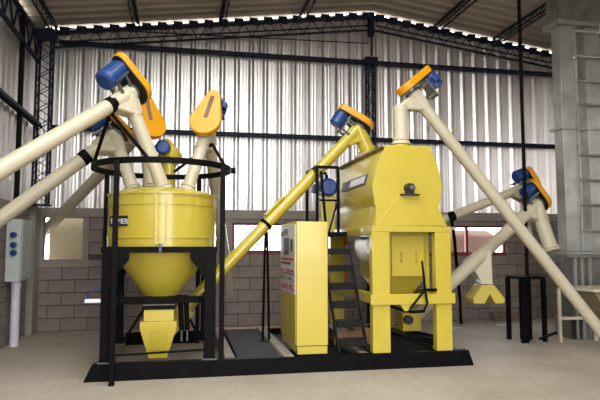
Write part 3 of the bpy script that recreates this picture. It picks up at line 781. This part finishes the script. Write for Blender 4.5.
# ladder and landing left of the mixer
ldx0, ldx1 = 1.70, X[0]-.015
la = thing('ship_ladder', (1.9, 6.6, SZ), 'steep dark steel ladder between control cabinet and mixer', 'ladder')
zs = []
yb_, yt_ = SY0+.14, 7.02; zb_, zt_ = SZ, 1.36
for x in (ldx0, ldx1-.02):
    part('stringer', MB().bar((x+.01, yb_, zb_+.01), (x+.01, yt_, zt_), .02, .06, up=(0, 0, 1)), 'step', la)
for i, py in enumerate((342.5, 323.5, 304.5, 286, 268, 251)):
    f = (i+.55)/6.3; y = yb_+(yt_-yb_)*f; z = PY(345, py, y-.06).z
    f = (z-zb_)/(zt_-zb_); y = yb_+(yt_-yb_)*f
    part('step', MB().box((ldx0+.022, y-.07, z-.042), (ldx1-.022, y+.09, z+.03)), 'step', la, bevel=.004)
zl = PY(345, 232, 7.1).z
ln = thing('landing', (1.85, 7.6, SZ), 'small black railed landing behind the control cabinet', 'landing')
part('floor_plate', MB().box((1.5, 7.06, zl-.05), (X[0]-.02, 8.1, zl)), 'black', ln, bevel=.004)
for x, y in ((1.52, 7.08), (1.52, 8.05), (X[0]-.05, 8.05)):
    part('support_leg', MB().box((x-.015, y-.02, SZ+.002), (x+.015, y+.02, zl-.051)), 'black', ln)
zr = PY(317, 167, 7.08).z
pA, pB, pC = PY(317, 168, 7.08), PY(338, 173, 7.08), PX(307, 172, PY(317, 168, 7.08).x)
for p in (pA, pB, pC, V((pB.x, pC.y, zr))): part('rail_post', MB().box((p.x-.018, p.y-.018, zl+.001), (p.x+.018, p.y+.018, zr-.02)), 'black', ln)
for a, b in ((pA, pB), (pA, pC), (V((pB.x, pC.y, 0)), pC)):
    a = V((a.x, a.y, zr)); b = V((b.x, b.y, zr)); part('top_rail', MB().bar(a, b, .036), 'black', ln)
part('mid_rail', MB().bar((pA.x+.03, pA.y, zr-.42), (pB.x, pA.y, zr-.42), .025), 'black', ln)
part('brace', MB().bar((pA.x+.05, pA.y, zr-.05), (pA.x+.12, pA.y, zl), .03), 'black', ln)
part('brace', MB().bar((pB.x, pB.y, zr-.4), (pB.x-.12, pB.y, zl), .02), 'black', ln)
# big drive motor on the landing
mc = PY(329, 187, 7.35)
t = thing('drive_motor', (mc.x, mc.y+.2, zl), 'blue drive motor facing out inside the railed landing', 'motor')
motor(mc+V((0, .42, 0)), (0, -1, 0), .115, .42, t)
part('pedestal', MB().box((mc.x-.09, mc.y+.05, zl+.002), (mc.x+.09, mc.y+.4, mc.z-.10)), 'yellow', t)
# geared unit under the landing
gc = PY(337, 262, 8.22)
t = thing('gear_unit', (gc.x, gc.y, SZ), 'small yellow gear unit with orange couplings behind the ladder', 'gearbox')
part('case', MB().box((gc.x-.10, gc.y-.06, SZ+.1), (gc.x+.08, gc.y+.08, gc.z+.20)), 'yellow', t, bevel=.01)
part('base', MB().box((gc.x-.16, gc.y-.07, SZ+.014), (gc.x+.16, gc.y+.085, SZ+.1)), 'black', t)
for dz in (.30, -.18): part('coupling', MB().tube((gc.x+.05, gc.y-.16, gc.z+dz), (gc.x+.05, gc.y-.06, gc.z+dz), .08, n=14), 'rust', t)
# open wooden box under the ladder
cr = PY(348, 333, 7.3)
t = thing('wooden_box', (cr.x, cr.y, .1), 'low open wooden box lying on the skid under the ladder', 'box')
part('side_board', MB().box((cr.x-.22, cr.y-.15, .105), (cr.x+.26, cr.y-.13, .27)), 'wood', t)
part('side_board', MB().box((cr.x-.22, cr.y+.35, .105), (cr.x+.26, cr.y+.37, .27)), 'wood', t)
part('lid_board', MB().box((cr.x-.22, cr.y-.15, .272), (cr.x-.02, cr.y+.37, .292)), 'dusty', t)
part('lid_board', MB().box((cr.x+.05, cr.y-.15, .272), (cr.x+.26, cr.y+.37, .292)), 'wood', t)
# dark ramp beam lying under the mixer
a, b = PY(402, 330, 6.95), PY(448, 347, 6.75)
a.z = .27; b.z = .15
t = thing('ramp_channel', (a+b)/2-V((0, 0, .12)), 'dark sloping steel channel under the mixer outlet', 'channel')
part('web', MB().bar(a, b, .22, .02), 'step', t)
part('flange', MB().bar(a+V((0, -.11, -.02)), b+V((0, -.11, -.02)), .02, .07), 'black', t)
part('flange', MB().bar(a+V((0, .11, .03)), b+V((0, .11, .03)), .02, .05), 'black', t)

# F: cream conveyor standing over the mixer inlet, falling to the right
hF, tF = PY(414, 95, 6.45), PY(606, 338, 6.45)
auger('screw_conveyor', 'long cream screw conveyor falling from the mixer top to the lower right', tF, hF, .072,
      spout=(ib.x, 6.45, tz+.086), spout_r=.083, R=.15, rs=.08, L=.30, mL=.19, mr=.09, ext=.06, sfrom=(ib.x, 6.45, PY(401, 108, 6.45).z), wlen=.2)
# its intake trough
q0 = PY(589, 289, 6.75)
tr = thing('intake_trough', (q0.x+.5, 7.1, 0), 'cream sheet metal intake trough at the foot of the long conveyor', 'trough')
zt_ = q0.z
part('trough', MB().loft([rect(q0.x+.70, 7.1, .22, .2, .30), rect(q0.x+.58, 7.05, .50, .30, zt_-.06)]), 'board_tan', tr)
part('rim', MB().box((q0.x+.01, 6.68, zt_-.04), (q0.x+1.1, 7.34, zt_)), 'cream', tr)
lp = PZ(560.5, 342, 0)
part('leg', MB().box((lp.x-.018, lp.y-.018, 0), (lp.x+.018, lp.y+.018, PY(560, 288, lp.y).z)), 'cream', tr)
cz = PY(560, 318.5, lp.y).z
part('cross_rail', MB().box((lp.x+.019, lp.y-.015, cz-.02), (lp.x+.55, lp.y+.015, cz+.02)), 'cream', tr)
part('leg', MB().box((lp.x+.55, lp.y-.018, 0), (lp.x+.586, lp.y+.018, zt_-.06)), 'cream', tr)

# G: conveyors behind the mixer, right
hG, tG = PD(535, 206, 8.55), PD(409, 321, 7.35)
auger('screw_conveyor', 'cream screw conveyor rising behind the mixer to the elevator tower, over the bagging spout', tG, hG, .088,
      spout=PD(552, 252, 8.35), spout_r=.10, R=.16, rs=.085, L=.27, mL=.2, mr=.085, ext=.08)
o = [o for o in bpy.data.objects if o.get('label', '').startswith('cream screw conveyor rising behind')][0]
ug = (hG-tG).normalized(); _, sg, vg = frame(ug)
part('inlet_box', MB().obox(tG, V((.12, 0, 0)), V((0, .1, 0)), V((0, 0, .11))), 'yellow', o, bevel=.004)
p = PD(407.5, 319.5, 7.2)
part('end_bearing', MB().tube(p, p+V((0, -.06, 0)), .055, n=16), 'ink', o)
hG2, tG2 = PD(523, 188, 8.95), PD(440, 221, 8.4)
auger('screw_conveyor', 'short cream screw conveyor near level behind the mixer, below the window line', tG2, hG2, .068,
      R=.15, rs=.08, L=.20, mL=.22, mr=.09, ext=.12, collar=(.12,), spout=PD(527, 238, 8.75), spout_r=.07)
# bagging spout hanging from conveyor G
k = 8.0
bg_ = thing('bagging_spout', PD(486, 303, k), 'cream bagging spout with a yellow twin sack clamp behind the mixer', 'spout')
tp = [PD(465, 262, k), PD(478, 251, k), PD(488.5, 250, k), PD(490, 284, k), PD(479, 284, k), PD(474, 274, k)]
part('chute', MB().prism([p+V((0, -.08, 0)) for p in tp], (0, .18, 0)), 'cream', bg_, bevel=.01)
yl = [PD(*q, k) for q in ((478, 284.5), (490, 284.5), (501, 298), (500, 303), (491, 303), (486, 293.5), (481, 303), (470, 303), (469, 298))]
part('twin_outlet', MB().prism([p+V((0, -.11, 0)) for p in yl], (0, .24, 0)), 'yellow', bg_, bevel=.008)
part('clamp_lever', MB().bar(PD(476, 280, k-.15), PD(481, 283, k-.15), .03), 'galv', bg_)
part('hanger', MB().tube(PD(489, 252, k), PD(493, 249, k), .012, n=8), 'black', bg_)

# ================================================================== elevator tower at the right
TY = 7.56
ex = [PY(p, 150, TY).x for p in (563.5, 577.5, 589, 604)]
tw = thing('elevator_tower', (ex[1]+.1, TY+.12, 0), 'tall galvanized twin shaft bucket elevator tower at the right edge', 'elevator')
for i, (xa, xb) in enumerate(((ex[0], ex[1]), (ex[2], ex[3]))):
    sh = part('shaft', MB().box((xa, TY, 1.26), (xb, TY+.2, 4.66)), 'galv_light', tw, bevel=.006)
    for z in (1.22, PY(565, 129, TY).z): part('flange', MB().box((xa-.03, TY-.03, z), (xb+.03, TY+.27, z+.035)), 'galv_light', sh)
zt_ = PY(565, 9, TY).z
part('head_plate', MB().box((ex[0]-.06, TY-.06, 4.665), (ex[3]+.2, TY+.32, 4.73)), 'galv_light', tw)
part('head_box', MB().box((ex[0]-.02, TY-.02, 4.731), (ex[3]+.1, TY+.28, 5.2)), 'galv', tw)
for i, py in enumerate((31, 56, 80.5, 104, 155, 180, 205, 231)):
    z = PY(580, py, TY-.06).z
    part('rung', MB().tube((ex[1]-.02, TY-.06, z), (ex[3]+.1, TY-.06, z), .02, n=8), 'galv_light', tw)
part('ladder_rail', MB().box((ex[3]+.06, TY-.075, 1.26), (ex[3]+.09, TY-.045, 4.6)), 'galv', tw)
part('angle_rail', MB().box((ex[1]+.0, TY-.03, 1.26), (ex[1]+.03, TY-.001, 4.6)), 'galv_light', tw)
part('boot_deck', MB().box((ex[0]-.10, TY-.12, 1.17), (ex[3]+.2, TY+.4, 1.22)), 'galv', tw)
part('boot_box', MB().box((ex[0]+.10, TY+.0, .3), (ex[3]+.1, TY+.3, 1.169)), 'galv', tw, bevel=.006)
part('boot_base', MB().box((ex[0]+.02, TY-.06, .0), (ex[3]+.15, TY+.36, .3)), 'galv', tw, bevel=.006)
for px in (575.5, 582, 590): part('boot_post', MB().box((PY(px, 270, TY-.1).x-.02, TY-.11, .01), (PY(px, 270, TY-.1).x+.02, TY-.065, 1.169)), 'galv_light', tw)
part('take_up', MB().box((ex[0]-.02, TY-.1, .02), (ex[0]+.12, TY-.065, .34)), 'ink', tw)

# black stand with pole
c = PZ(527, 340.5, 0); S = .19
stn = thing('pole_stand', (c.x, c.y, 0), 'black square stand on the floor right of the mixer carrying a tall pole', 'stand')
an = math.radians(52); cs4 = []
for kx in range(4):
    a = an+kx*math.pi/2; cs4.append(V((c.x+S*1.25*math.cos(a), c.y+S*1.25*math.sin(a), 0)))
zt_ = PD(527, 279, 8.25).z
for kx, p in enumerate(cs4):
    part('leg', MB().obox(p+V((0, 0, zt_/2)), V((.026 if kx != 2 else .05, 0, 0)), V((0, .026, 0)), V((0, 0, zt_/2-.001))), 'black', stn)
part('top_plate', MB().prism([V((c.x+(p.x-c.x)*1.12, c.y+(p.y-c.y)*1.12, zt_)) for p in cs4], (0, 0, .035)), 'black', stn)
part('drum', MB().tube((c.x-.01, c.y, .02), (c.x-.01, c.y, zt_-.002), .085, n=16), 'black', stn)
px_ = PD(525.2, 200, c.dot(FW)).x
part('pole', MB().tube((px_, c.y, zt_+.036), (px_, c.y, zroof(px_)-.06), .026, n=12), 'black', stn)
part('foot_lever', MB().bar((c.x+.03, c.y-.25, .06), (c.x+.30, c.y-.25, .14), .03), 'black', stn)

# thin black legs right of the mixer
p0 = PD(455, 222, 7.6); f0 = PZ(461, 322, 0)
hz_ = PZ(461, 323, .02)
solo('hose', MB().path([PD(449, 213, 8.35), PD(452, 222, 8.3), PD(454.5, 240, 8.5), PD(457, 270, 8.9), PD(460, 300, 9.3), hz_], .024, 10), 'black', 'black hose hanging to the floor right of the mixer', 'hose')
solo('bracket_plate', MB().box(PD(446, 229.5, 7.0), PD(457, 227, 7.0)+V((0, .12, 0))), 'galv_light', 'small pale bracket plate at the right of the mixer frame', 'bracket')

# ================================================================== left wall: socket box and conduit
e0 = PX(20.5, 250, XL+.2); ya = e0.y; yb = PX(31, 250, XL+.2).y
zb, zt_ = PX(20.5, 281.5, XL+.2).z, PX(20.5, 219, XL+.2).z
eb = thing('socket_box', (XL+.1, (ya+yb)/2, zb), 'grey electrical box with three blue sockets on the left wall', 'electrical box')
part('case', MB().box((XL+.015, ya, zb), (XL+.2, yb, zt_)), 'greybox', eb, bevel=.006)
part('cover', MB().box((XL+.201, ya+.03, zb+.02), (XL+.212, yb-.03, zt_-.02)), 'greybox', eb, bevel=.003)
for py in (235, 245, 253):
    p = PY(13.5, py, ya-.01)
    s_ = part('socket', MB().tube(V((p.x, ya-.001, p.z)), V((p.x, ya-.045, p.z)), .043, .04, n=18), 'blue', eb, 'blue round socket')
    part('socket_face', MB().tube(V((p.x, ya-.046, p.z)), V((p.x, ya-.05, p.z)), .026, n=14), 'blue_dark', s_)
pc = PY(15.5, 300, ya+.16)
t = thing('conduit_pipe', (pc.x, pc.y, 0), 'thick pale plastic conduit from floor up to the grey socket box', 'pipe')
part('pipe', MB().tube((pc.x, pc.y, 0.0), (pc.x, pc.y, zb-.001), .058, n=20), 'pvc', t)
part('coupling', MB().tube((pc.x, pc.y, zb-.09), (pc.x, pc.y, zb-.002), .064, n=20), 'pvc', t)

# small junction tray with blue wire on the hopper stand
jb = PY(93, 300.5, SY0+.09)
t = thing('junction_tray', jb, 'small white junction tray with a blue wire at the left of the hopper stand', 'junction box')
part('tray', MB().box((jb.x-.075, jb.y-.05, jb.z-.02), (LX[0]-.059, jb.y+.05, jb.z+.015)), 'white', t, bevel=.003)
part('wire', MB().path([PY(88, 297, jb.y), PY(91, 291, jb.y), PY(97, 289, jb.y), PY(101, 288, jb.y)], .006, 6), 'blue', t)
# flat white pieces that stand for patches of sunlight on the floor
for nm, px, py, w, lab in (('sun_patch', 452, 329, .06, 'white painted patch of sunlight on the floor nearest the mixer leg'), ('sun_patch', 458, 328, .07, 'white painted patch of sunlight on the floor just right of the other by the mixer'),
                       ('sun_patch', 503.5, 325, .12, 'white painted patch of sunlight on the floor left of the black stand')):
    p = PZ(px, py, 0); solo(nm, MB().prism([p+V((-w, -.03, .001)), p+V((w, -.05, .001)), p+V((w*.9, .05, .001)), p+V((-w*.8, .06, .001))], (0, 0, .004)), 'white', lab, 'sun patch', 'painted sun patches on the floor')
p = PZ(508, 320, 0)
solo('timber_pile', MB().obox(p+V((0, 0, .04)), (.3, .03, 0), (-.01, .06, 0), (0, 0, .04)).obox(p+V((-.1, .02, .11)), (.2, -.02, 0), (.006, .05, 0), (0, 0, .03)), 'brown', 'low pile of brown timber by the back wall behind the stand', 'timber')
bpy.context.view_layer.update()
